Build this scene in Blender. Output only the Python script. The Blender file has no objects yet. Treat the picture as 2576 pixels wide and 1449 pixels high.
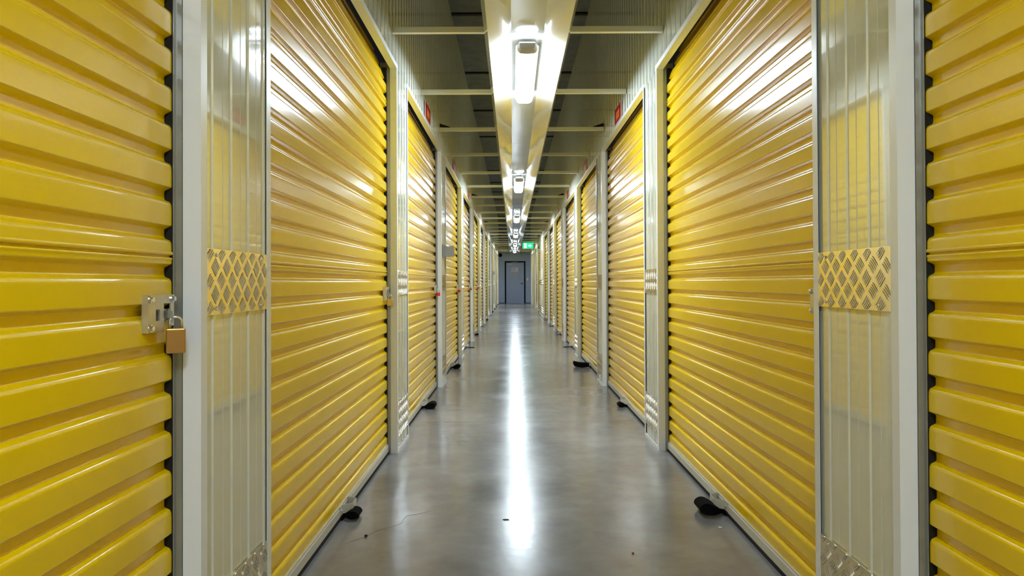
import bpy, math, random
from mathutils import Vector, Matrix
random.seed(4)
SC = bpy.context.scene
COL = SC.collection
PI = math.pi

# ------------------------------------------------------------------ dimensions (metres)
F = 1740.0                      # focal length in pixels of the 2576 wide frame
LX, RX = -0.683, 0.863          # corridor faces of the two walls
CX = (LX + RX) / 2
P = 2.558                       # door + pillar
PW = 0.43                       # pillar width
W = P - PW                      # door opening
YL, YR = 1.510, 1.545           # near corner of the first pillar, left and right
NP = 13
HH = 2.267                      # height of the opening
YEND = 33.45
YBACK = -8.0
ZL, ZR = 4.06, 4.06             # wall tops
RIB = P / 24

# ------------------------------------------------------------------ materials
def new_mat(name):
    m = bpy.data.materials.new(name); m.use_nodes = True
    nt = m.node_tree
    return m, nt, nt.nodes['Principled BSDF']

def paint(name, col, rough=0.3, spec=0.5, coat=0.0, coat_rough=0.1, metal=0.0, wobble=0.0, wscale=3.0,
          mottle=0.0, mscale=8.0, rvar=0.0):
    m, nt, b = new_mat(name)
    b.inputs['Base Color'].default_value = (*col, 1)
    b.inputs['Roughness'].default_value = rough
    b.inputs['Specular IOR Level'].default_value = spec
    b.inputs['Metallic'].default_value = metal
    b.inputs['Coat Weight'].default_value = coat
    b.inputs['Coat Roughness'].default_value = coat_rough
    if name == 'white_enamel': b.inputs['Coat IOR'].default_value = 1.75
    if wobble or mottle or rvar:
        tc = nt.nodes.new('ShaderNodeTexCoord')
        no = nt.nodes.new('ShaderNodeTexNoise'); no.inputs['Scale'].default_value = mscale
        no.inputs['Detail'].default_value = 4
        nt.links.new(tc.outputs['Object'], no.inputs['Vector'])
        if mottle:
            mx = nt.nodes.new('ShaderNodeMix'); mx.data_type = 'RGBA'
            mx.inputs['A'].default_value = (*[c * (1 - mottle) for c in col], 1)
            mx.inputs['B'].default_value = (*[min(1, c * (1 + mottle)) for c in col], 1)
            nt.links.new(no.outputs['Fac'], mx.inputs['Factor'])
            nt.links.new(mx.outputs['Result'], b.inputs['Base Color'])
        if rvar:
            mr = nt.nodes.new('ShaderNodeMapRange')
            mr.inputs['From Min'].default_value = 0.3; mr.inputs['From Max'].default_value = 0.7
            mr.inputs['To Min'].default_value = max(0.02, rough - rvar); mr.inputs['To Max'].default_value = rough + rvar
            nt.links.new(no.outputs['Fac'], mr.inputs['Value'])
            nt.links.new(mr.outputs['Result'], b.inputs['Roughness'])
        if wobble:
            n2 = nt.nodes.new('ShaderNodeTexNoise'); n2.inputs['Scale'].default_value = wscale
            n2.inputs['Detail'].default_value = 1
            nt.links.new(tc.outputs['Object'], n2.inputs['Vector'])
            bp = nt.nodes.new('ShaderNodeBump'); bp.inputs['Strength'].default_value = 1
            bp.inputs['Distance'].default_value = wobble
            nt.links.new(n2.outputs['Fac'], bp.inputs['Height'])
            nt.links.new(bp.outputs['Normal'], b.inputs['Normal'])
            nt.links.new(bp.outputs['Normal'], b.inputs['Coat Normal'])
    return m

def emit(name, col, strength):
    m, nt, b = new_mat(name)
    b.inputs['Base Color'].default_value = (*col, 1)
    b.inputs['Emission Color'].default_value = (*col, 1)
    b.inputs['Emission Strength'].default_value = strength
    b.inputs['Roughness'].default_value = 0.3
    return m

M = {}
M['yellow'] = paint('yellow_enamel', (0.91, 0.635, 0.0005), rough=0.21, spec=0.75, coat=0.10, coat_rough=0.12,
                    wobble=0.0008, wscale=2.0)
M['white'] = paint('white_enamel', (0.72, 0.74, 0.66), rough=0.10, spec=0.9, coat=1.0, coat_rough=0.03,
                   wobble=0.0010, wscale=2.0)
M['trim'] = paint('pale_trim_enamel', (0.84, 0.88, 0.96), rough=0.35, spec=0.5, coat=0.3, coat_rough=0.15)
M['trough'] = paint('white_gloss_sheet', (0.70, 0.71, 0.66), rough=0.14, spec=0.6, coat=0.9, coat_rough=0.04,
                    wobble=0.004, wscale=1.6)
M['steel'] = paint('galvanised_steel', (0.55, 0.56, 0.56), rough=0.35, metal=0.9, mottle=0.15, mscale=30, rvar=0.08)
M['guide'] = paint('dull_grey_guide_steel', (0.36, 0.37, 0.36), rough=0.35, metal=0.6, mottle=0.12, mscale=14)
M['tread'] = paint('aluminium_tread_plate', (0.86, 0.83, 0.76), rough=0.20, metal=1.0, mottle=0.05, mscale=40, rvar=0.06)
M['treadbar'] = paint('dull_tread_ridges', (0.74, 0.70, 0.62), rough=0.32, metal=1.0)  # ridges a little darker and rougher than the plate
M['rail'] = paint('pale_grey_rail', (0.60, 0.60, 0.56), rough=0.4, spec=0.4, mottle=0.08)
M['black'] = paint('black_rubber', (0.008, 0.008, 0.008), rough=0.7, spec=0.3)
M['web'] = paint('black_webbing', (0.004, 0.004, 0.0045), rough=0.9, spec=0.1)
M['brass'] = paint('brass', (0.52, 0.27, 0.07), rough=0.32, metal=0.7, mottle=0.1, mscale=60)
M['brass_light'] = paint('polished_brass', (0.88, 0.62, 0.26), rough=0.3, metal=0.5)
M['red'] = paint('red_lock_enamel', (0.75, 0.02, 0.02), rough=0.25)
M['darkred'] = paint('dark_red_lock_enamel', (0.30, 0.03, 0.03), rough=0.3)
M['chrome'] = paint('chrome', (0.8, 0.8, 0.8), rough=0.12, metal=1.0)
M['zinc'] = paint('zinc_plate', (0.66, 0.63, 0.54), rough=0.38, metal=0.8, mottle=0.18, mscale=45)
M['signred'] = paint('red_sign_face', (0.42, 0.008, 0.02), rough=0.3)
M['signpink'] = paint('pale_sign_edge', (0.75, 0.52, 0.5), rough=0.4)
M['signorange'] = paint('orange_sign_mark', (0.72, 0.22, 0.04), rough=0.4)
M['bar'] = paint('cream_bar_enamel', (0.72, 0.72, 0.62), rough=0.35, spec=0.5)
M['ceil'] = paint('dark_ceiling_lining', (0.22, 0.24, 0.27), rough=0.85, spec=0.2, mottle=0.35, mscale=6)
M['purlin'] = paint('black_purlin', (0.01, 0.01, 0.011), rough=0.7)
M['endwall'] = paint('blue_grey_wall_paint', (0.36, 0.46, 0.68), rough=0.6, spec=0.3, mottle=0.08, mscale=5)
M['leaf'] = paint('blue_grey_door_paint', (0.29, 0.37, 0.60), rough=0.5, spec=0.4, mottle=0.05)
M['frameblack'] = paint('black_door_frame', (0.004, 0.003, 0.004), rough=0.6, spec=0.1)
M['skirt'] = paint('dark_teal_skirting', (0.03, 0.09, 0.11), rough=0.5)
M['paper'] = paint('printed_paper', (0.62, 0.64, 0.80), rough=0.8, spec=0.1)
M['ink'] = paint('grey_ink', (0.30, 0.33, 0.50), rough=0.8, spec=0.1)
M['greyplastic'] = paint('grey_plastic', (0.36, 0.36, 0.36), rough=0.5)
M['whiteplastic'] = paint('white_plastic', (0.75, 0.77, 0.80), rough=0.4)
M['lampbody'] = paint('lamp_body_grey', (0.40, 0.40, 0.43), rough=0.45)
M['lamp'] = emit('lit_lamp_diffuser', (0.745, 0.88, 1.0), 36.0)
M['exitgreen'] = emit('backlit_green', (0.0, 0.42, 0.13), 1.3)
M['exitwhite'] = emit('backlit_white', (0.8, 1.0, 0.9), 1.5)
M['stone'] = paint('black_grit', (0.01, 0.01, 0.01), rough=0.8)
M['redbit'] = paint('red_scrap', (0.25, 0.01, 0.03), rough=0.7)
M['brownsign'] = paint('grey_brown_board', (0.30, 0.25, 0.20), rough=0.5)

def floor_mat():
    m, nt, b = new_mat('polished_concrete')
    N, L = nt.nodes, nt.links
    tc = N.new('ShaderNodeTexCoord')
    sep = N.new('ShaderNodeSeparateXYZ'); L.new(tc.outputs['Object'], sep.inputs[0])
    def noise(scale, detail, stretch=(1, 1, 1), rough=0.6):
        mp = N.new('ShaderNodeMapping'); mp.inputs['Scale'].default_value = stretch
        L.new(tc.outputs['Object'], mp.inputs[0])
        n = N.new('ShaderNodeTexNoise'); n.inputs['Scale'].default_value = scale
        n.inputs['Detail'].default_value = detail; n.inputs['Roughness'].default_value = rough
        L.new(mp.outputs[0], n.inputs['Vector']); return n
    n1 = noise(1.3, 5); n2 = noise(9, 6); n3 = noise(60, 3)
    r = N.new('ShaderNodeValToRGB')
    r.color_ramp.elements[0].position = 0.32; r.color_ramp.elements[0].color = (0.134, 0.150, 0.205, 1)
    r.color_ramp.elements[1].position = 0.70; r.color_ramp.elements[1].color = (0.255, 0.272, 0.350, 1)
    L.new(n1.outputs['Fac'], r.inputs[0])
    mx = N.new('ShaderNodeMix'); mx.data_type = 'RGBA'; mx.blend_type = 'OVERLAY'; mx.inputs['Factor'].default_value = 0.35
    L.new(r.outputs[0], mx.inputs['A']); L.new(n2.outputs['Color'], mx.inputs['B'])
    bw = N.new('ShaderNodeRGBToBW'); L.new(mx.outputs['Result'], bw.inputs[0])
    mx0 = N.new('ShaderNodeMix'); mx0.data_type = 'RGBA'; mx0.inputs['Factor'].default_value = 0.75
    L.new(mx.outputs['Result'], mx0.inputs['A']); L.new(bw.outputs[0], mx0.inputs['B'])
    # sawn joints across the corridor
    def math_(op, a, bb=None, clamp=False):
        q = N.new('ShaderNodeMath'); q.operation = op; q.use_clamp = clamp
        for i, v in enumerate((a, bb)):
            if v is None: continue
            if isinstance(v, (int, float)): q.inputs[i].default_value = v
            else: L.new(v, q.inputs[i])
        return q.outputs[0]
    yy = math_('SUBTRACT', sep.outputs['Y'], 4.98 - 4.70 / 2)
    md = math_('FLOORED_MODULO', yy, 4.70)
    dd = math_('ABSOLUTE', math_('SUBTRACT', md, 4.70 / 2))
    joint = math_('LESS_THAN', dd, 0.005)
    # hairline cracks, only where the mask allows
    vo = N.new('ShaderNodeTexVoronoi'); vo.feature = 'DISTANCE_TO_EDGE'; vo.inputs['Scale'].default_value = 0.9
    wm = N.new('ShaderNodeMix'); wm.data_type = 'RGBA'; wm.inputs['Factor'].default_value = 0.09
    nw = noise(5, 4)
    L.new(tc.outputs['Object'], wm.inputs['A']); L.new(nw.outputs['Color'], wm.inputs['B'])
    L.new(wm.outputs['Result'], vo.inputs['Vector'])
    crack = math_('LESS_THAN', vo.outputs['Distance'], 0.0022)
    nm = noise(0.8, 1)
    cr = math_('MULTIPLY', crack, math_('GREATER_THAN', nm.outputs['Fac'], 0.60))
    # speckle dirt
    sp = math_('GREATER_THAN', n3.outputs['Fac'], 0.77)
    dark = math_('MAXIMUM', joint, math_('MAXIMUM', math_('MULTIPLY', cr, 0.7), math_('MULTIPLY', sp, 0.45)))
    mx2 = N.new('ShaderNodeMix'); mx2.data_type = 'RGBA'
    L.new(dark, mx2.inputs['Factor']); L.new(mx0.outputs['Result'], mx2.inputs['A'])
    mx2.inputs['B'].default_value = (0.05, 0.05, 0.05, 1)
    L.new(mx2.outputs['Result'], b.inputs['Base Color'])
    mr = N.new('ShaderNodeMapRange')
    mr.inputs['From Min'].default_value = 0.3; mr.inputs['From Max'].default_value = 0.7
    mr.inputs['To Min'].default_value = 0.17; mr.inputs['To Max'].default_value = 0.25
    n4 = noise(1.6, 3, (1, 1.6, 1))
    L.new(n4.outputs['Fac'], mr.inputs['Value']); L.new(mr.outputs['Result'], b.inputs['Roughness'])
    b.inputs['Specular IOR Level'].default_value = 1.0; b.inputs['IOR'].default_value = 1.6
    bp = N.new('ShaderNodeBump'); bp.inputs['Distance'].default_value = 0.0008; bp.inputs['Strength'].default_value = 0.5
    n5 = noise(28, 4); L.new(n5.outputs['Fac'], bp.inputs['Height']); L.new(bp.outputs['Normal'], b.inputs['Normal'])
    return m
M['floor'] = floor_mat()

# ------------------------------------------------------------------ mesh helpers
class MB:
    def __init__(s): s.v = []; s.f = []; s.mi = []
    def add(s, vs, fs, mi=0):
        o = len(s.v); s.v += [tuple(p) for p in vs]
        s.f += [tuple(i + o for i in q) for q in fs]; s.mi += [mi] * len(fs); return s
    def box(s, x0, x1, y0, y1, z0, z1, mi=0, T=None):
        x0, x1 = min(x0, x1), max(x0, x1); y0, y1 = min(y0, y1), max(y0, y1); z0, z1 = min(z0, z1), max(z0, z1)
        v = [Vector(q) for q in ((x0,y0,z0),(x1,y0,z0),(x1,y1,z0),(x0,y1,z0),(x0,y0,z1),(x1,y0,z1),(x1,y1,z1),(x0,y1,z1))]
        if T: v = [T @ q for q in v]
        return s.add(v, [(0,3,2,1),(4,5,6,7),(0,1,5,4),(1,2,6,5),(2,3,7,6),(3,0,4,7)], mi)
    def prism(s, pts, a, b, axis, mi=0, T=None):
        """closed 2D polygon swept between a and b along axis ('x': pts=(y,z), 'y': pts=(x,z), 'z': pts=(x,y))"""
        def mk(p, t):
            return {'x': (t, p[0], p[1]), 'y': (p[0], t, p[1]), 'z': (p[0], p[1], t)}[axis]
        n = len(pts)
        v = [Vector(mk(p, a)) for p in pts] + [Vector(mk(p, b)) for p in pts]
        if T: v = [T @ q for q in v]
        fs = [(i, (i + 1) % n, n + (i + 1) % n, n + i) for i in range(n)]
        fs += [tuple(range(n))[::-1], tuple(range(n, 2 * n))]
        return s.add(v, fs, mi)
    def sheet(s, pts, a, b, axis, mi=0):
        def mk(p, t):
            return {'x': (t, p[0], p[1]), 'y': (p[0], t, p[1]), 'z': (p[0], p[1], t)}[axis]
        n = len(pts)
        return s.add([mk(p, a) for p in pts] + [mk(p, b) for p in pts], [(i, i + 1, n + i + 1, n + i) for i in range(n - 1)], mi)
    def cyl(s, c, d, r, h, n=14, mi=0, r2=None):
        c = Vector(c); d = Vector(d).normalized(); r2 = r if r2 is None else r2
        a = d.orthogonal().normalized(); bb = d.cross(a)
        v = [c + (a * math.cos(2*PI*i/n) + bb * math.sin(2*PI*i/n)) * r for i in range(n)]
        v += [c + d * h + (a * math.cos(2*PI*i/n) + bb * math.sin(2*PI*i/n)) * r2 for i in range(n)]
        fs = [(i, (i+1) % n, n + (i+1) % n, n + i) for i in range(n)] + [tuple(range(n))[::-1], tuple(range(n, 2*n))]
        return s.add(v, fs, mi)
    def tube(s, path, r, n=8, mi=0):
        path = [Vector(p) for p in path]; rings = []
        prev = None
        for i, p in enumerate(path):
            t = (path[min(i+1, len(path)-1)] - path[max(i-1, 0)]).normalized()
            a = (t.orthogonal() if prev is None else (prev - t * prev.dot(t))).normalized(); prev = a
            bb = t.cross(a)
            rings.append([p + (a * math.cos(2*PI*k/n) + bb * math.sin(2*PI*k/n)) * r for k in range(n)])
        v = [q for ring in rings for q in ring]; fs = []
        for i in range(len(path) - 1):
            for k in range(n):
                fs.append((i*n+k, i*n+(k+1) % n, (i+1)*n+(k+1) % n, (i+1)*n+k))
        fs += [tuple(range(n))[::-1], tuple(range(len(v)-n, len(v)))]
        return s.add(v, fs, mi)
    def ball(s, c, r, sx=1, sy=1, sz=1, n=10, mi=0):
        c = Vector(c); v = []; fs = []
        m = n // 2 + 1
        for j in range(m + 1):
            th = PI * j / m
            for i in range(n):
                ph = 2 * PI * i / n
                v.append(c + Vector((math.sin(th)*math.cos(ph)*sx, math.sin(th)*math.sin(ph)*sy, math.cos(th)*sz)) * r)
        for j in range(m):
            for i in range(n):
                fs.append((j*n+i, (j+1)*n+i, (j+1)*n+(i+1) % n, j*n+(i+1) % n))
        return s.add(v, fs, mi)
    def build(s, name, mats, parent=None, smooth=False, bevel=0.0):
        me = bpy.data.meshes.new(name); me.from_pydata(s.v, [], s.f)
        if not isinstance(mats, (list, tuple)): mats = [mats]
        for m in mats: me.materials.append(m)
        me.polygons.foreach_set('material_index', s.mi)
        if smooth: me.polygons.foreach_set('use_smooth', [True] * len(s.f))
        me.update()
        import bmesh
        bm = bmesh.new(); bm.from_mesh(me); bmesh.ops.recalc_face_normals(bm, faces=bm.faces); bm.to_mesh(me); bm.free()
        o = bpy.data.objects.new(name, me); COL.objects.link(o)
        if parent: o.parent = parent
        if bevel:
            md = o.modifiers.new('edge', 'BEVEL'); md.width = bevel; md.segments = 2; md.limit_method = 'ANGLE'
        return o

def tag(o, label=None, cat=None, group=None, kind=None):
    if label: o['label'] = label
    if cat: o['category'] = cat
    if group: o['group'] = group
    if kind: o['kind'] = kind
    return o

def empty(name, loc=(0, 0, 0), rz=0):
    o = bpy.data.objects.new(name, None); COL.objects.link(o)
    o.location = loc; o.rotation_euler = (0, 0, rz); o.empty_display_size = 0.1
    return o

def kids(o): return [c for c in COL.objects if c.parent == o]

def copy_tree(o, parent=None, skip=()):
    c = o.copy(); COL.objects.link(c); c.parent = parent
    for ch in kids(o):
        if ch.name.split('.')[0] in skip: continue
        copy_tree(ch, c, skip)
    return c

ORD = ['', 'first', 'second', 'third', 'fourth', 'fifth', 'sixth', 'seventh', 'eighth', 'ninth', 'tenth',
       'eleventh', 'twelfth', 'thirteenth', 'fourteenth', 'fifteenth', 'sixteenth', 'seventeenth', 'eighteenth',
       'nineteenth', 'twentieth', 'twenty-first', 'twenty-second', 'twenty-third', 'twenty-fourth', 'twenty-fifth']

# ------------------------------------------------------------------ ribbed sheet outline
def rib_profile(y0, y1, phase):
    """list of (x, y) on the face, x = 0 crest, x = -0.004 pan"""
    pts = [(-0.004, y0)]
    k = math.floor((y0 - phase) / RIB) - 1
    while True:
        c = phase + k * RIB
        if c > y1 + RIB: break
        for dy, x in ((-0.0095, -0.004), (-0.0065, 0.0), (0.0065, 0.0), (0.0095, -0.004)):
            if y0 + 0.001 < c + dy < y1 - 0.001: pts.append((x, c + dy))
        h = c + RIB / 2
        for dy, x in ((-0.0022, -0.004), (0.0, -0.0052), (0.0022, -0.004)):
            if y0 + 0.001 < h + dy < y1 - 0.001: pts.append((x, h + dy))
        k += 1
    pts.append((-0.004, y1))
    return pts

# ================================================================== SETTING
o = MB().add([(-1.0, YBACK, 0), (1.2, YBACK, 0), (1.2, YEND + .1, 0), (-1.0, YEND + .1, 0)], [(0, 1, 2, 3)]).add(
    [(-1.0, YBACK, -.1), (1.2, YBACK, -.1), (1.2, YEND + .1, -.1), (-1.0, YEND + .1, -.1)], [(3, 2, 1, 0)]).build('floor', M['floor'])
tag(o, kind='structure')

# ceiling lining, pitched a little between the two wall heads
o = MB().prism([(LX - .3, ZL), (RX + .3, ZR), (RX + .3, ZR + .1), (LX - .3, ZL + .1)], YBACK, YEND + .1, 'y').build('ceiling', M['ceil'])
tag(o, kind='structure')

def upper_wall(name, X, s, y1, ztop):
    # ribbed cladding above the doors, all the way; below it, behind the camera, plain cladding to the floor
    mb = MB()
    pr = rib_profile(YBACK, YEND, y1 + 0.075)
    poly = [(X + s * x, y) for x, y in pr] + [(X - s * 0.034, YEND), (X - s * 0.034, YBACK)]
    mb.prism(poly, HH, ztop, 'z')
    pr = rib_profile(YBACK, y1 - P, y1 + 0.075)
    poly = [(X + s * x, y) for x, y in pr] + [(X - s * 0.12, y1 - P), (X - s * 0.12, YBACK)]
    mb.prism(poly, 0, HH, 'z')
    ya = y1 + (NP - 1) * P + PW
    pr = rib_profile(ya, YEND, y1 + 0.075)
    poly = [(X + s * x, y) for x, y in pr] + [(X - s * 0.12, YEND), (X - s * 0.12, ya)]
    mb.prism(poly, 0, HH, 'z')
    return tag(mb.build(name, M['white']), kind='structure')
upper_wall('wall_left', LX, 1, YL, ZL)
upper_wall('wall_right', RX, -1, YR, ZR)
tag(MB().box(LX - .3, RX + .3, YBACK - .1, YBACK, 0, ZR + .1).build('wall_rear', M['white']), kind='structure')
tag(MB().box(LX - .3, RX + .3, YEND, YEND + .1, 0, ZR + .1).build('wall_end', M['endwall']), kind='structure')

# end door (structure) with leaf, frame and handle
ks = YEND / F
dxl, dxr = (1270 - 1290) * ks, (1321.5 - 1290) * ks
dh = 2.035
root = empty('door_1', ((dxl + dxr) / 2, YEND, 0)); tag(root, 'blue-grey door with black frame in the end wall', kind='structure')
hw = (dxr - dxl) / 2
mb = MB(); mb.box(-hw, -hw + .062, -.05, -.001, 0, dh); mb.box(hw - .062, hw, -.05, -.001, 0, dh); mb.box(-hw + .062, hw - .062, -.05, -.001, dh - .062, dh)
mb.build('door_frame', M['frameblack'], root)
leaf = MB().box(-hw + .062, hw - .062, -.035, -.001, 0.004, dh - .062).build('door_leaf', M['leaf'], root)
mb = MB(); mb.cyl((hw - .14, -.036, 0.965), (0, -1, 0), .022, .012); mb.tube([(hw - .14, -.045, .965), (hw - .14, -.08, .965), (hw - .24, -.082, .962)], .009)
mb.build('door_handle', M['frameblack'], root)
mb = MB(); mb.box(-hw + .10, -hw + .34, -.085, -.036, dh - .135, dh - .085); mb.tube([(-hw + .16, -.09, dh - .09), (-hw + .42, -.15, dh - .05), (-hw + .62, -.055, dh - .03)], .008)
mb.build('door_closer', M['lampbody'], root)

def at_end(px, py, dy=0.0):
    y = YEND - dy; k = y / F
    return (px - 1290) * k, y, 1 + (711 - py) * k
# small name strip on door
x, y, z = at_end(1283.5, 664)
tag(MB().box(x - .095, x + .095, y - .039, y - .0355, z - .03, z + .03).build('name_strip', M['paper']),
    'small pale name strip at the top left of the blue-grey end door', 'sign')
x, y, z = at_end(1295, 678.5)
sh = MB().box(x - .155, x + .155, y - .039, y - .0355, z - .108, z + .108).build('notice_sheet', M['paper'])
tag(sh, 'white printed notice taped to the upper middle of the end door', 'notice')
mb = MB()
for i in range(7):
    zz = z + .08 - i * .026
    mb.box(x - .125, x + .06 + .06 * math.sin(i * 2.3), y - .041, y - .039, zz - .006, zz + .006)
mb.build('printed_lines', M['ink'], sh)
x, y, z = at_end(1295.5, 688.5)
tag(MB().box(x - .165, x + .165, y - .039, y - .0355, z - .045, z + .045).build('door_plate', M['greyplastic']),
    'dark grey plate just below the white notice on the end door', 'sign')
x, y, z = at_end(1327, 702.5)
sw = MB().box(x - .035, x + .035, y - .013, y - .001, z - .06, z + .06).build('light_switch', M['whiteplastic'], bevel=.003)
tag(sw, 'white light switch on the blue-grey wall right of the end door', 'switch')
MB().box(x - .012, x + .012, y - .019, y - .012, z - .02, z + .02).build('rocker', M['whiteplastic'], sw)
x, y, z = at_end(1259, 642)
cam_ = empty('dome_camera', (x, YEND, z)); tag(cam_, 'small black dome camera high on the left of the end wall', 'camera')
MB().cyl((0, -.002, 0), (0, -1, 0), .085, .05, 20).build('mount', M['black'], cam_)
MB().ball((0, -.06, 0), .062, n=16).build('dome', M['frameblack'], cam_, smooth=True)
mb = MB(); mb.box(LX, dxl, YEND - .012, YEND - .001, 0, .035); mb.box(dxr, RX, YEND - .012, YEND - .001, 0, .035)
tag(mb.build('baseboard_end', M['skirt']), kind='structure')

# purlins under the ceiling lining
k = 0
yy = 7.80 - 2.20 * 3
lst = []
while yy < YEND - .2:
    lst.append(yy); yy += 2.20
n = 0
for yy in lst:
    mb = MB().box(LX, RX, yy, yy + .05, ZL - .022, ZL + .001)
    o = mb.build('purlin', M['purlin'])
    if yy > 7:
        n += 1; lab = f'{ORD[n]} black ceiling purlin in view from the camera, above the crossbars'
    else:
        lab = f'black ceiling purlin above the top edge of the photo, {ORD[3 - lst.index(yy)]} back'
    tag(o, lab, 'beam', 'black purlins under the dark ceiling')

# ================================================================== ROLLER DOOR (local: +x into corridor, y along wall)
def curtain_profile():
    pitch = 0.083; pts = []
    ztop = 1.09
    for k in range(16, -13, -1):
        t = ztop + k * pitch
        seam = k in (0, 12)
        # going down from the top lip of this flat: x=0 front, x=-0.016 back
        pts += [(-0.0016, t), (-0.0009, t - .0018), (-0.0005, t - .0035), (0.0, t - .0122)]
        if seam:
            pts += [(0.0, t - .020), (0.0022, t - .0215), (0.0026, t - .0262), (0.0, t - .0280), (-0.0045, t - .0290),
                    (-0.0045, t - .0315), (0.0, t - .0330), (0.0014, t - .0345), (0.0014, t - .0375), (0.0, t - .039)]
        pts += [(0.0, t - .0455), (-0.0008, t - .0470), (-0.0025, t - .0482),
                (-0.0135, t - .0535), (-0.0150, t - .0545), (-0.0160, t - .0565),
                (-0.0160, t - .0690), (-0.0157, t - .0712), (-0.0148, t - .0731), (-0.0132, t - .0745),
                (-0.0060, t - .0777), (-0.0040, t - .0790), (-0.0026, t - .0809)]
    pts = [(x - max(0, z - 2.17) * .34, z) for x, z in pts if z > 0.055]
    pts.append((pts[-1][0], 0.050))
    return pts
XC = -0.0555      # front of the curtain
def make_door():
    root = empty('roller_shutter')
    h = W / 2
    # frame: reveal plus face flange, both jambs and the head
    mb = MB()
    for s in (-1, 1):
        mb.prism([(0.0035, s * (h + .028)), (0.0035, s * (h - .0025)), (-0.036, s * (h - .0025)), (-0.036, s * (h - .0006)), (0.0005, s * (h - .0006)), (0.0005, s * (h + .028))], 0, HH - .002, 'z')
    mb.prism([(0.0035, HH + .026), (0.0035, HH - .0005), (-0.036, HH - .0005), (-0.036, HH - .0025), (0.0055, HH - .0025), (0.0055, HH + .026)], -h - .028, h + .028, 'y')
    mb.box(.0002, .0035, -h - .028, h + .028, HH, HH + .026)
    mb.build('door_frame', M['trim'], root)
    for s in (-1, 1):
        mb = MB()
        a = h - .001; L_ = .012
        pts = [(-.0372, s * a), (-.0372, s * (a - .004)), (-.0500, s * (a - .004)), (-.0510, s * (a - L_)), (-.0528, s * (a - L_)), (-.0530, s * (a - .006)),
               (-.085, s * (a - .006)), (-.085, s * (a - .03)), (-.087, s * (a - .03)), (-.087, s * a)]
        mb.prism(pts, 0.0, HH + .03, 'z')
        g = mb.build('guide_rail', M['guide'], root)
        g2 = MB().box(-.0845, -.0532, s * (a - .0118), s * (a - .0065), 0.0, HH).build('dark_notch_seal', M['black'], g)  # seal block made larger and black to paint in the notch's shade
    pr = [(XC + x, z) for x, z in curtain_profile()]
    MB().sheet(pr, -h + .013, h - .013, 'y').build('curtain', M['yellow'], root, smooth=True)
    wn = [c for c in kids(root) if c.name.startswith('curtain')][0].modifiers.new('normals', 'WEIGHTED_NORMAL'); wn.weight = 100; wn.keep_sharp = False
    # bottom rail
    mb = MB()
    mb.prism([(-.074, .016), (-.0475, .016), (-.0475, .048), (-.051, .052), (-.057, .053), (-.070, .053), (-.074, .048)], -h + .008, h - .008, 'y')
    mb.box(-.060, -.050, -h + .010, h - .010, .0525, .0575)
    rail = mb.build('bottom_rail', M['rail'], root)
    MB().box(-.070, -.046, -h + .006, h - .006, 0.001, .0165).build('weather_strip', M['black'], rail)
    # lift handle: bent strip
    path = [(-.0472, -.085), (-.0472, -.055), (-.008, -.034), (-.008, .034), (-.0472, .055), (-.0472, .085)]
    t = .0022; mb = MB()
    for (x0, y0), (x1, y1) in zip(path[:-1], path[1:]):
        d = Vector((x1 - x0, y1 - y0)).normalized(); nn = Vector((-d.y, d.x)) * t
        mb.prism([(x0, y0), (x1, y1), (x1 - nn.x, y1 - nn.y), (x0 - nn.x, y0 - nn.y)][::1], .022, .060, 'z')
    for s in (-1, 1): mb.cyl((-.047, s * .070, .040), (1, 0, 0), .005, .006, 8)
    mb.build('lift_handle', M['rail'], rail)
    # latch near +h end
    la = make_latch(root)
    return root

def make_latch(root):
    h = W / 2
    yc = h - .082
    z0, z1 = .902, .978
    mb = MB()
    xo = XC + .010           # stands off the curtain
    # plate with slot: four boxes around an oblong hole
    ya, yb = yc - .052, yc + .010
    sl0, sl1 = yc - .022, yc - .006
    mb.box(xo, xo + .003, ya, sl0, z0, z1); mb.box(xo, xo + .003, sl1, yb, z0, z1)
    mb.box(xo, xo + .003, sl0, sl1, z0, .925); mb.box(xo, xo + .003, sl0, sl1, .948, z1)
    # raised bridge towards the guide with a cut-out below
    mb.box(xo + .0005, xo + .0035, yb, yc + .052, .960, z1)
    mb.box(xo + .0005, xo + .0035, yc + .038, yc + .052, z0 + .01, .960)
    mb.box(xo - .010, xo, ya, ya + .002, z0, z1)
    la = mb.build('latch', M['zinc'], root)
    mb = MB(); mb.box(xo - .009, xo - .004, yc - .03, yc + .055, .925, .948)
    mb.prism([(xo - .004, .930), (xo + .014, .930), (xo + .014, .920), (xo + .017, .920), (xo + .017, .944), (xo - .004, .944)], yc + .018, yc + .021, 'y')
    mb.build('slide_bolt', M['steel'], la)
    for (yy, zz) in ((ya + .008, z0 + .009), (ya + .008, z1 - .009), (yc + .045, z1 - .009)):
        mb = MB(); mb.cyl((xo - .014, yy, zz), (1, 0, 0), .0045, .018, 10); mb.cyl((xo + .003, yy, zz), (1, 0, 0), .0075, .003, 14)
        mb.cyl((xo + .006, yy, zz), (1, 0, 0), .0055, .004, 6)
        mb.build('bolt', M['chrome'], la)
    return la

def make_padlock(name, body_mat, wdt=.038, hgt=.040, thick=.016):
    """local: shackle top at origin, body hangs below; broad face faces -y"""
    root = empty(name)
    sh = .024
    mb = MB()
    r = wdt * .31
    path = [(-r, 0, -sh - .004)] + [(-r * math.cos(a), 0, -r + r * math.sin(a)) for a in [PI * i / 10 for i in range(11)]] + [(r, 0, -sh - .004)]
    mb.tube(path, .0030, 8)
    mb.build('shackle', M['chrome'], root, smooth=True)
    mb = MB(); mb.box(-wdt/2, wdt/2, -thick/2, thick/2, -sh - hgt, -sh)
    mb.build('lock_body', body_mat, root, bevel=.0025)
    return root

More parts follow.
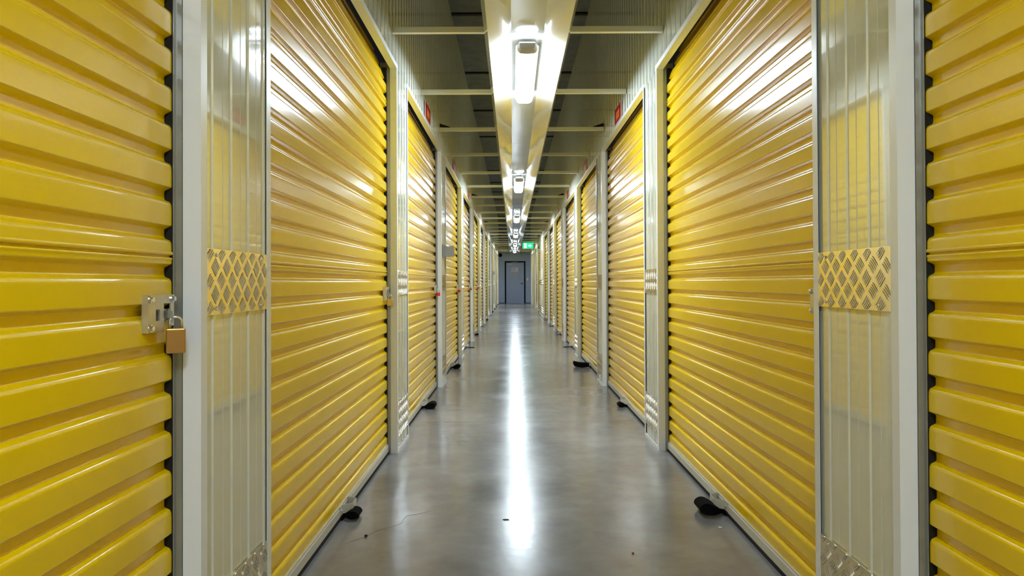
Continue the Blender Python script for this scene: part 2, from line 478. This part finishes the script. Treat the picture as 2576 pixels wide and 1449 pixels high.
def strap_mesh(kind, seed):
    """black webbing pull, local: +x out from the door foot, y along the door"""
    r = random.Random(seed)
    mb = MB()
    if kind == 'flap':
        L_, hgt, w = .115, .050, .10
        pts = [(0, .012), (L_*.25, .006), (L_*.55, .005), (L_*.85, .010), (L_, .026), (L_*.93, .046), (L_*.7, hgt+.004), (L_*.42, .040), (L_*.18, .022), (0.004, .018)]
    elif kind == 'wide':
        L_, hgt, w = .20, .045, .09
        pts = [(0, .012), (L_*.3, .006), (L_*.6, .006), (L_*.9, .012), (L_, .040), (L_*.96, .070), (L_*.75, .062), (L_*.45, .056), (L_*.2, .058), (0.004, .050)]
    elif kind == 'ring':
        L_, hgt, w = .095, .045, .026
        pts = [(0, .008), (L_*.3, .004), (L_*.62, .004), (L_*.92, .012), (L_, .026), (L_*.9, .040), (L_*.68, hgt), (L_*.42, .036), (L_*.2, .022), (0.004, .013)]
    elif kind == 'flat':
        L_, hgt, w = .13, .012, .035
        pts = [(0, .012), (L_*.3, .006), (L_*.7, .004), (L_, .006), (L_*.98, .010), (L_*.6, .010), (L_*.3, .014), (0.004, .018)]
    else:  # knot
        L_, hgt, w = .075, .032, .075
        pts = [(0, .012), (L_*.3, .005), (L_*.8, .006), (L_, .018), (L_*.85, .034), (L_*.5, .036), (L_*.2, .024), (0.004, .018)]
    # densify, Catmull-Rom
    dense = []
    n = len(pts)
    for i in range(n - 1):
        p0, p1, p2, p3 = pts[max(i-1, 0)], pts[i], pts[i+1], pts[min(i+2, n-1)]
        for k in range(5):
            t = k / 5
            dense.append(tuple(0.5 * (2*p1[c] + (p2[c]-p0[c])*t + (2*p0[c]-5*p1[c]+4*p2[c]-p3[c])*t*t + (3*p1[c]-p0[c]-3*p2[c]+p3[c])*t**3) for c in (0, 1)))
    dense.append(pts[-1])
    N = len(dense); vs = []; th = .006 if kind == 'ring' else .003
    yaw = r.uniform(-.25, .25)
    for i, (x, z) in enumerate(dense):
        a = dense[max(i-1, 0)]; b = dense[min(i+1, N-1)]
        d = Vector((b[0]-a[0], b[1]-a[1])).normalized(); nn = Vector((-d.y, d.x)) * th / 2
        f = min(1, .35 + 1.3 * x / L_)          # gathers to a narrow tail at the rail
        cy = yaw * x
        for sy in (-1, 1):
            for sn in (-1, 1):
                vs.append((x + nn.x * sn, cy + sy * w / 2 * f, max(.0008, z + nn.y * sn)))
    fs = []
    if kind in ('flap', 'wide', 'knot'):        # folded webbing lying on itself, no daylight through it
        v2 = []
        for i in range(N):
            q = vs[i * 4: i * 4 + 4]
            v2 += [tuple((Vector(q[0]) + Vector(q[1])) / 2), tuple((Vector(q[2]) + Vector(q[3])) / 2)]
        n2 = len(v2)
        f2 = [(2*i, 2*((i+1) % N), 2*((i+1) % N) + 1, 2*i + 1) for i in range(N)]
        h2 = N // 2
        for e in (0, 1):
            for i in range(h2 - 1):
                f2.append((2*i + e, 2*(i+1) + e, 2*(N-2-i) + e, 2*(N-1-i) + e))
        mb.add(v2, f2)
        mb.prism([(0.0, -.05), (.006, -.052), (.010, .0), (.006, .05), (0.0, .045)], .001, .010, 'z')
        return mb
    for i in range(N - 1):
        a, b = i * 4, (i + 1) * 4
        fs += [(a, b, b+1, a+1), (a+2, a+3, b+3, b+2), (a, a+2, b+2, b), (a+1, b+1, b+3, a+3)]
    mb.add(vs, fs)
    # loose tail along the foot of the door
    mb.prism([(0.0, -.05), (.006, -.052), (.010, .0), (.006, .05), (0.0, .045)], .001, .010, 'z')
    return mb

door0 = make_door()
LOCK = {1: 'brass', 2: 'brass_light', 3: 'red', 4: 'red', 5: 'darkred', 6: 'red'}
SL = {1: None, 2: 'knot', 3: 'flap', 4: 'flap', 5: 'flat', 6: 'knot', 7: 'ring', 8: 'knot', 9: 'ring', 10: 'knot', 11: 'knot', 12: 'knot', 13: 'knot'}
SR = {1: None, 2: 'flap', 3: 'knot', 4: 'wide', 5: 'flat', 6: 'ring', 7: 'ring', 8: 'ring', 9: None, 10: None, 11: None, 12: 'ring', 13: None}
STRAPTXT = {'knot': 'short bunched black strap', 'flap': 'folded black strap flap', 'wide': 'long black strap across floor',
            'ring': 'small black strap ring', 'flat': 'thin flat black strap', None: 'no floor strap'}
LOCKTXT = {'brass': 'brass padlock', 'brass_light': 'brass padlock', 'red': 'bright red padlock', 'darkred': 'dark red padlock'}
doors = {}
first = True
def door_center(side, n):
    y1 = (YL if side == 'left' else YR) + (n - 1) * P
    return y1 - W / 2
for side in ('left', 'right'):
    for n in range(1, NP + 1):
        if side == 'right' and n == 9: continue
        d = door0 if first else copy_tree(door0, None, skip=('pull_strap',))
        first = False
        d.location = (LX if side == 'left' else RX, door_center(side, n), 0)
        d.rotation_euler = (0, 0, 0 if side == 'left' else PI)
        st = (SL if side == 'left' else SR)[n]
        if n == 1:
            lab = ('yellow roller shutter cut off by the left edge, zinc latch in view' if side == 'left'
                   else 'yellow roller shutter cut off by the right edge of the photo')
        else:
            lab = f'{ORD[n]} yellow roller shutter from the camera on the {side}, with {STRAPTXT[st]}'
        tag(d, lab, 'roller shutter', f'yellow roller shutters along the {side} wall')
        doors[(side, n)] = (d, st)
for (side, n), (d, st) in doors.items():
    if not st: continue
    rail = [c for c in kids(d) if c.name.startswith('bottom_rail')][0]
    o = strap_mesh(st, n * 7 + (3 if side == 'right' else 0)).build('pull_strap', M['web'], rail)
    o.location = (-.046, 0.03 if side == 'right' else -.03, 0)
    o['label'] = 'black webbing pull strap'
# padlocks hang in the latches, things of their own
for n, c in LOCK.items():
    mat = M[c]
    if n == 1: pk = make_padlock('padlock', mat, .037, .052, .017)
    else: pk = make_padlock('padlock', mat, .034, .038 if n == 2 else .030, .016)
    y = YL + (n - 1) * P - .055
    pk.location = (LX - .026, y, .931)
    pk.rotation_euler = (0, .06 if n == 2 else 0, math.radians(28 if n == 1 else 20))
    lab = {1: 'large brass padlock on the latch of the nearest left door', 2: 'smaller brass padlock with arched shackle on the second left door',
           3: 'bright red padlock on the third left door, nearest of the red ones', 4: 'red padlock on the fourth left door, below the grey box',
           5: 'dull dark red padlock on the fifth left door', 6: 'bright red padlock on the sixth left door, farthest of the padlocks'}[n]
    tag(pk, lab, 'padlock', 'padlocks on the left doors')

# ================================================================== PILLARS
def tread_plate(y0, y1, z0, z1):
    mb = MB()
    mb.box(.0002, .0032, y0, y1, z0, z1, 0)
    a = .0315
    ni = int((y1 - y0) / a) + 2; nj = int((z1 - z0) / a) + 2
    for i in range(-1, ni):
        for j in range(-1, nj):
            if (i + j) % 2: continue
            cy, cz = y0 + .012 + i * a, z0 + .014 + j * a
            ang = PI / 4 if j % 2 == 0 else -PI / 4
            d = Vector((math.cos(ang), math.sin(ang))); e = Vector((-d.y, d.x))
            for q in range(-2, 3):
                m = e * q * .0068
                Lh = .0175; wd = .0014
                p = [Vector((cy, cz)) + m + d * Lh * sx + e * wd * sy for sx, sy in ((-1, -.2), (-.75, -1), (.75, -1), (1, -.2), (1, .2), (.75, 1), (-.75, 1), (-1, .2))]
                p = [Vector((min(max(v.x, y0 + .0008), y1 - .0008), min(max(v.y, z0 + .0008), z1 - .0008))) for v in p]
                if not (y0 + .004 < cy + m.x < y1 - .004 and z0 + .004 < cz + m.y < z1 - .004): continue
                top = [Vector((cy, cz)) + m + (v - Vector((cy, cz)) - m) * .85 for v in p]
                n = len(p)
                vs = [(.0032, v.x, v.y) for v in p] + [(.0046, v.x, v.y) for v in top]
                mb.add(vs, [(k, (k+1) % n, n + (k+1) % n, n + k) for k in range(n)] + [tuple(range(n, 2*n))], 1)
    return mb

def make_pillar(width=PW, phase=.075):
    root = empty('cladding_panel')
    pr = rib_profile(0, width, phase)
    poly = pr + [(-.12, width), (-.12, 0)]
    MB().prism(poly, 0, HH, 'z').build('ribbed_panel', M['white'], root)
    MB().box(.0002, .0040, .029, width - .029, 0.0, .022).build('base_channel', M['trim'], root)
    MB().box(.0003, .0016, .0275, .0300, 0, HH - .001).box(.0003, .0016, width - .0300, width - .0275, 0, HH - .001).build('shadow_gap_strip', M['black'], root)  # black strips painting in the shadow gap between panel and door flange
    for nm, z0, z1 in (('bump_plate', .930, 1.080), ('kick_plate', .090, .295)):
        pl = tread_plate(.029, width - .029, z0, z1).build(nm, [M['tread'], M['treadbar']], root)
        for yy in ((.075, width - .075) if width < 1 else (.075, width * .33, width * .66, width - .075)):
            for zz in (z0 + .014, z1 - .014):
                MB().cyl((.003, yy, zz), (1, 0, 0), .0048, .004, 10, r2=.003).build('screw', M['chrome'], pl)
    return root
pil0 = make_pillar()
first = True
# for a right hand pillar the local frame is turned by 180 degrees, so its origin is the far corner
for side in ('left', 'right'):
    for n in range(0, NP + 1):
        if n == 0: continue
        if side == 'right' and n in (8, 9): continue
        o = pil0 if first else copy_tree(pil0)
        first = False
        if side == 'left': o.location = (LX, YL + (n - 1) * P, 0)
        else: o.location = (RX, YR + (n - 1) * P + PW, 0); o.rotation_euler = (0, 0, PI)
        look = 'wide, reflecting yellow' if n == 1 else 'with metal tread plates'
        lab = (f'nearest white ribbed panel pillar on the {side}, {look}' if n == 1 else f'{ORD[n]} white ribbed pillar from camera on the {side}, {look}')
        tag(o, lab, 'panel', f'ribbed pillar panels between the {side} doors')
# pillars just behind the camera that frame the first doors
wide = make_pillar(P + PW, .075)
wide.name = 'plain_panel'
wide.location = (RX, YR + 8 * P + PW, 0); wide.rotation_euler = (0, 0, PI)
tag(wide, 'wide plain white panel with no shutter, far right before the exit sign', 'wall panel')

# red signs above the door heads
def make_sign():
    root = empty('door_sign')
    MB().box(.001, .006, -.165, .165, 0, .135).build('sign_border', M['signpink'], root, bevel=.001)
    face = MB().box(.006, .0075, -.158, .158, .006, .129).build('sign_face', M['signred'], root)
    mb = MB()
    for i, (a, b) in enumerate(((-.075, -.045), (-.030, -.005), (.010, .040), (.052, .078))):
        mb.box(.0075, .0085, a, b, .040, .095)
        mb.box(.0075, .0085, a - .004, b - .010, .030, .040)
    mb.build('sign_marking', M['signorange'], face)
    return root
sg0 = make_sign(); first = True
for side in ('left', 'right'):
    for n in range(2, 11):
        if side == 'right' and n == 9: continue
        o = sg0 if first else copy_tree(sg0); first = False
        o.location = (LX if side == 'left' else RX, door_center(side, n), HH + .030)
        o.rotation_euler = (0, 0, 0 if side == 'left' else PI)
        if n == 2: lab = f'red sign above the second {side} roller shutter, over the photo top edge'
        else: lab = f'small red sign above the {ORD[n]} {side} roller shutter'
        tag(o, lab, 'sign', f'red signs above the {side} doors')

# grey boxes projecting from left pillars
for n, nm in ((3, 'third'), (9, 'ninth')):
    y = YL + (n - 1) * P + .20
    r = empty('junction_box', (LX, y, 1.26)); tag(r, f'small grey box sticking out from the {nm} left pillar', 'box')
    MB().prism([(.012, .0), (.100, -.0), (.105, .012), (.105, .100), (.094, .108), (.05, .098), (.012, .108)], -.03, .03, 'y').build('box_body', M['greyplastic'], r, bevel=.002)
    MB().box(0.0, .012, -.045, .045, -.01, .12).build('back_plate', M['lampbody'], r)

# board and red sign on the plain panel
o = MB().box(RX - .012, RX - .001, 20.20, 20.32, 1.42, 1.94).build('hanging_sign', M['signred'], bevel=.002)
tag(o, 'tall narrow red sign on the plain white panel at the far right', 'sign')
o = MB().box(RX - .02, RX - .001, 21.7, 22.1, 1.38, 1.98).build('notice_board', M['brownsign'], bevel=.002)
tag(o, 'grey-brown board on the plain white panel beyond the tall red sign', 'board')

# ================================================================== LIGHT TROUGH
J0 = 4.49
def trough_mesh():
    t = .002
    pts = [(-.2475, .430), (-.2215, .365), (-.0935, .423), (.0935, .423), (.2215, .365), (.2475, .430)]
    up = [(x, z + t * 1.3) for x, z in pts]
    up[0] = (-.2455, .430); up[-1] = (.2455, .430); up[1] = (-.2210, .3680); up[4] = (.2210, .3680)
    poly = pts + up[::-1]
    mb = MB()
    mb.prism([(x, z + 2) for x, z in poly], .0028, P - .0028, 'y')
    return mb
tr0 = None
k0 = -5
seg = 0
k = k0
while J0 + k * P < YEND - .1:
    if tr0 is None: o = tr0 = trough_mesh().build('light_trough', M['trough'])
    else: o = tr0.copy(); COL.objects.link(o)
    o.location = (CX, J0 + k * P, 0)
    if J0 + (k + 1) * P > YEND: o.scale.y = (YEND - J0 - k * P - .02) / P
    if k < -1: lab = f'white sheet light trough length behind the camera, {ORD[-1 - k]} back from the first in view'
    else:
        seg += 1
        lab = f'{ORD[seg]} length of the white glossy sheet light trough, counting away from the camera'
    tag(o, lab, 'light trough', 'lengths of the light trough')
    k += 1

def make_lamp():
    root = empty('batten_lamp')
    Lh = .61
    mb = MB(); mb.box(-.068, .068, -Lh + .06, Lh - .03, .043, .056); mb.box(-.048, .048, -Lh + .06, Lh - .03, .056, .078); mb.box(-.03, .03, -.45, -.40, .078, .0985); mb.box(-.03, .03, .40, .45, .078, .0985)
    mb.build('housing', M['lampbody'], root, bevel=.006)
    # diffuser: rounded long lens, far end rounded in plan
    def ring(y, s, zlow=0.0):
        pts = []
        n = 12
        for i in range(n + 1):
            a = PI + PI * i / n
            x = math.copysign(abs(math.cos(a)) ** .45, math.cos(a)) * .061 * s
            z = .048 + (abs(math.sin(a)) ** .6) * -1 * (.048 - zlow)
            pts.append((x, y, z))
        return pts
    ys = [(-Lh + .045, 1, 0.0)]
    ys += [(-Lh + .10, 1, 0.0), (Lh - .10, 1, 0.0)]
    for i in range(1, 9):
        a = PI / 2 * i / 8
        ys.append((Lh - .10 + .095 * math.sin(a), max(.02, math.cos(a)) ** .6, .030 * (1 - math.cos(a))))
    rings = [ring(y, s, zl) for y, s, zl in ys]
    vs = [p for r in rings for p in r]; m = len(rings[0]); fs = []
    for i in range(len(rings) - 1):
        for j in range(m - 1): fs.append((i*m+j, i*m+j+1, (i+1)*m+j+1, (i+1)*m+j))
    fs.append(tuple(range(m))); fs.append(tuple(range(len(vs) - m, len(vs))))
    MB().add(vs, fs).build('diffuser', M['lamp'], root, smooth=True)
    # end cap, tapered
    ys = [(-Lh, .72, .012), (-Lh + .015, .86, .004), (-Lh + .045, 1.0, -.001)]
    rings = [ring(y, s * 1.01, zl) for y, s, zl in ys]
    vs = [p for r in rings for p in r]; fs = []
    for i in range(len(rings) - 1):
        for j in range(m - 1): fs.append((i*m+j, i*m+j+1, (i+1)*m+j+1, (i+1)*m+j))
        fs.append((i*m, i*m+m-1, (i+1)*m+m-1, (i+1)*m))
    fs.append(tuple(range(m))); fs.append(tuple(range(len(vs) - m, len(vs))))
    MB().add(vs, fs).build('end_cap', M['lampbody'], root)
    return root
lp0 = make_lamp(); first = True; k = -2; cnt = 0
while J0 + k * 2 * P < YEND - .8:
    o = lp0 if first else copy_tree(lp0); first = False
    o.location = (CX, J0 + .07 + k * 2 * P, 2.325)
    if k < 0: lab = f'lit batten lamp in the trough above and behind the camera, {ORD[-k]} back'
    else:
        cnt += 1; lab = f'{ORD[cnt]} lit batten lamp from the camera in the light trough'
    tag(o, lab, 'lamp', 'batten lamps in the light trough')
    k += 1

# crossbars above the trough
def bar_mesh(h=.032):
    mb = MB()
    mb.prism([(0, 2.4285), (.030, 2.4285), (.030, 2.4285 + h), (.028, 2.4285 + h), (.028, 2.4305), (0.002, 2.4305), (.002, 2.4285 + h), (0, 2.4285 + h)], LX + .001, RX - .001, 'x')
    return mb
br0 = None; k = -4; cnt = 0
while 3.93 + k * P / 2 < YEND - .2:
    y = 3.93 + k * P / 2
    if br0 is None: o = br0 = bar_mesh().build('crossbar', M['bar'])
    else: o = br0.copy(); COL.objects.link(o)
    o.location = (0, y, 0)
    if k < 0: lab = f'cream crossbar above the top edge of the photo, {ORD[-k]} back from the first'
    else:
        cnt += 1; lab = f'{ORD[cnt]} cream crossbar from the camera, wall to wall over the trough'
    tag(o, lab, 'crossbar', 'cream crossbars over the light trough')
    if k >= 0 and k % 4 == 2:
        for s, X in ((1, LX), (-1, RX)):
            mb = MB(); mb.prism([(X + s*.002, 2.468), (X + s*.002, 2.500), (X + s*.03, 2.490), (X + s*.10, 2.468), (X + s*.10, 2.462)], .006, .022, 'y')
            mb.build('cable_clip', M['black'], o)
    k += 1

# deeper beam carrying the exit sign
YB = 24.2
o = MB().box(CX + .26, RX - .001, YB, YB + .05, 2.385, 2.4265).build('sign_beam', M['bar'])
tag(o, 'short deeper cream beam above the green exit sign', 'beam')
ex = empty('exit_sign', (.535, YB - .03, 2.19)); tag(ex, 'green running man exit sign with white arrow pointing right, hanging under the crossbars', 'exit sign')
MB().box(-.185, .185, 0, .028, 0, .192).build('sign_box', M['exitgreen'], ex, bevel=.002)
MB().box(-.10, -.09, .01, .02, .192, .196).build('hanger', M['steel'], ex)
mb = MB()
mb.box(-.128, -.048, -.002, 0, .018, .174)
mb.prism([(.010, .078), (.070, .078), (.070, .040), (.130, .096), (.070, .152), (.070, .114), (.010, .114)], -.002, 0, 'y')
mb.build('white_symbols', M['exitwhite'], ex)
mb = MB()   # the running figure, green on the white doorway
mb.cyl((-.082, -.004, .148), (0, 1, 0), .011, .002, 12)
def limb(a, b, w):
    a, b = Vector(a), Vector(b); d = (b - a).normalized(); e = Vector((-d.y, d.x)) * w / 2
    mb.prism([tuple(a + e), tuple(b + e), tuple(b - e), tuple(a - e)], -.004, -.002, 'y')
limb((-.086, .136), (-.094, .088), .018); limb((-.094, .092), (-.074, .066), .011); limb((-.074, .068), (-.080, .034), .010)
limb((-.094, .092), (-.106, .062), .011); limb((-.106, .064), (-.124, .052), .010)
limb((-.086, .130), (-.066, .110), .008); limb((-.066, .110), (-.054, .118), .007)
limb((-.088, .130), (-.110, .118), .008); limb((-.110, .118), (-.116, .098), .007)
mb.build('running_figure', M['exitgreen'], ex)

# hairline crack in the slab
def _fp(px, py):
    y = F / (py - 711); return Vector(((px - 1290) * y / F, y))
cp = [_fp(*q) for q in ((866,1364),(921,1345),(943,1334),(971,1325),(998,1318),(1009,1313),(1013,1303),(1022,1295),(1042,1292),(1075,1285),(1095,1278))]
mb = MB()
for i, (a, b) in enumerate(zip(cp[:-1], cp[1:])):
    d = (b - a).normalized(); e = Vector((-d.y, d.x)) * (.0011 if 4 <= i <= 7 else .0006)
    mb.prism([tuple(a + e), tuple(b + e), tuple(b - e), tuple(a - e)], .0002, .0005, 'z')
mb.build('crack', paint('crack_shadow', (.06, .06, .06), .8), bpy.data.objects['floor'])

# bits on the floor
def flr(px, py):
    y = F / (py - 711); return (px - 1290) * y / F, y
x, y = flr(919, 1347)
tag(MB().ball((x, y, .005), .006, 1.1, 1, .8, 10).build('pebble', M['stone'], smooth=True), 'tiny round black pebble on the floor at lower left', 'pebble')
x, y = flr(1807, 1328)
tag(MB().prism([(x-.008, y-.004), (x+.006, y-.006), (x+.009, y+.003), (x-.004, y+.007)], .0006, .003, 'z').build('paper_scrap', M['whiteplastic']),
    'tiny white scrap on the floor before the second right roller shutter', 'scrap')
x, y = flr(1588, 1392)
tag(MB().ball((x, y, .003), .004, 1.2, 1, .7, 8).build('red_crumb', M['redbit'], smooth=True), 'tiny dark red crumb on the floor at lower right', 'crumb')
x, y = flr(1270, 1306)
tag(MB().prism([(x-.014, y), (x-.004, y-.005), (x+.013, y-.002), (x+.010, y+.006), (x-.008, y+.006)], .0006, .0022, 'z').build('grit_flake', M['stone']),
    'thin dark flake on the floor beside the bright lamp reflection', 'flake')

# ================================================================== CAMERA, WORLD, VIEW
pitch, roll = 0.5, -0.25
cd = bpy.data.cameras.new('camera'); cd.sensor_width = 36; cd.lens = F / 2576 * 36
cd.clip_start = .02; cd.clip_end = 100
cam = bpy.data.objects.new('camera', cd); COL.objects.link(cam)
cam.matrix_world = Matrix.Translation((0, 0, 1.0)) @ Matrix.Rotation(math.radians(90 + pitch), 4, 'X') @ Matrix.Rotation(math.radians(roll), 4, 'Z')
cd.shift_x = -2 / 2576
cd.shift_y = -(13.5 + F * math.tan(math.radians(pitch))) / 2576
SC.camera = cam
w = bpy.data.worlds.new('world'); SC.world = w; w.use_nodes = True
w.node_tree.nodes['Background'].inputs[0].default_value = (0.01, 0.011, 0.012, 1)
w.node_tree.nodes['Background'].inputs[1].default_value = 0.3
SC.view_settings.view_transform = 'Standard'
SC.view_settings.look = 'None'
SC.view_settings.gamma = 1
SC.view_settings.exposure = 1.2
SC.view_settings.use_curve_mapping = False
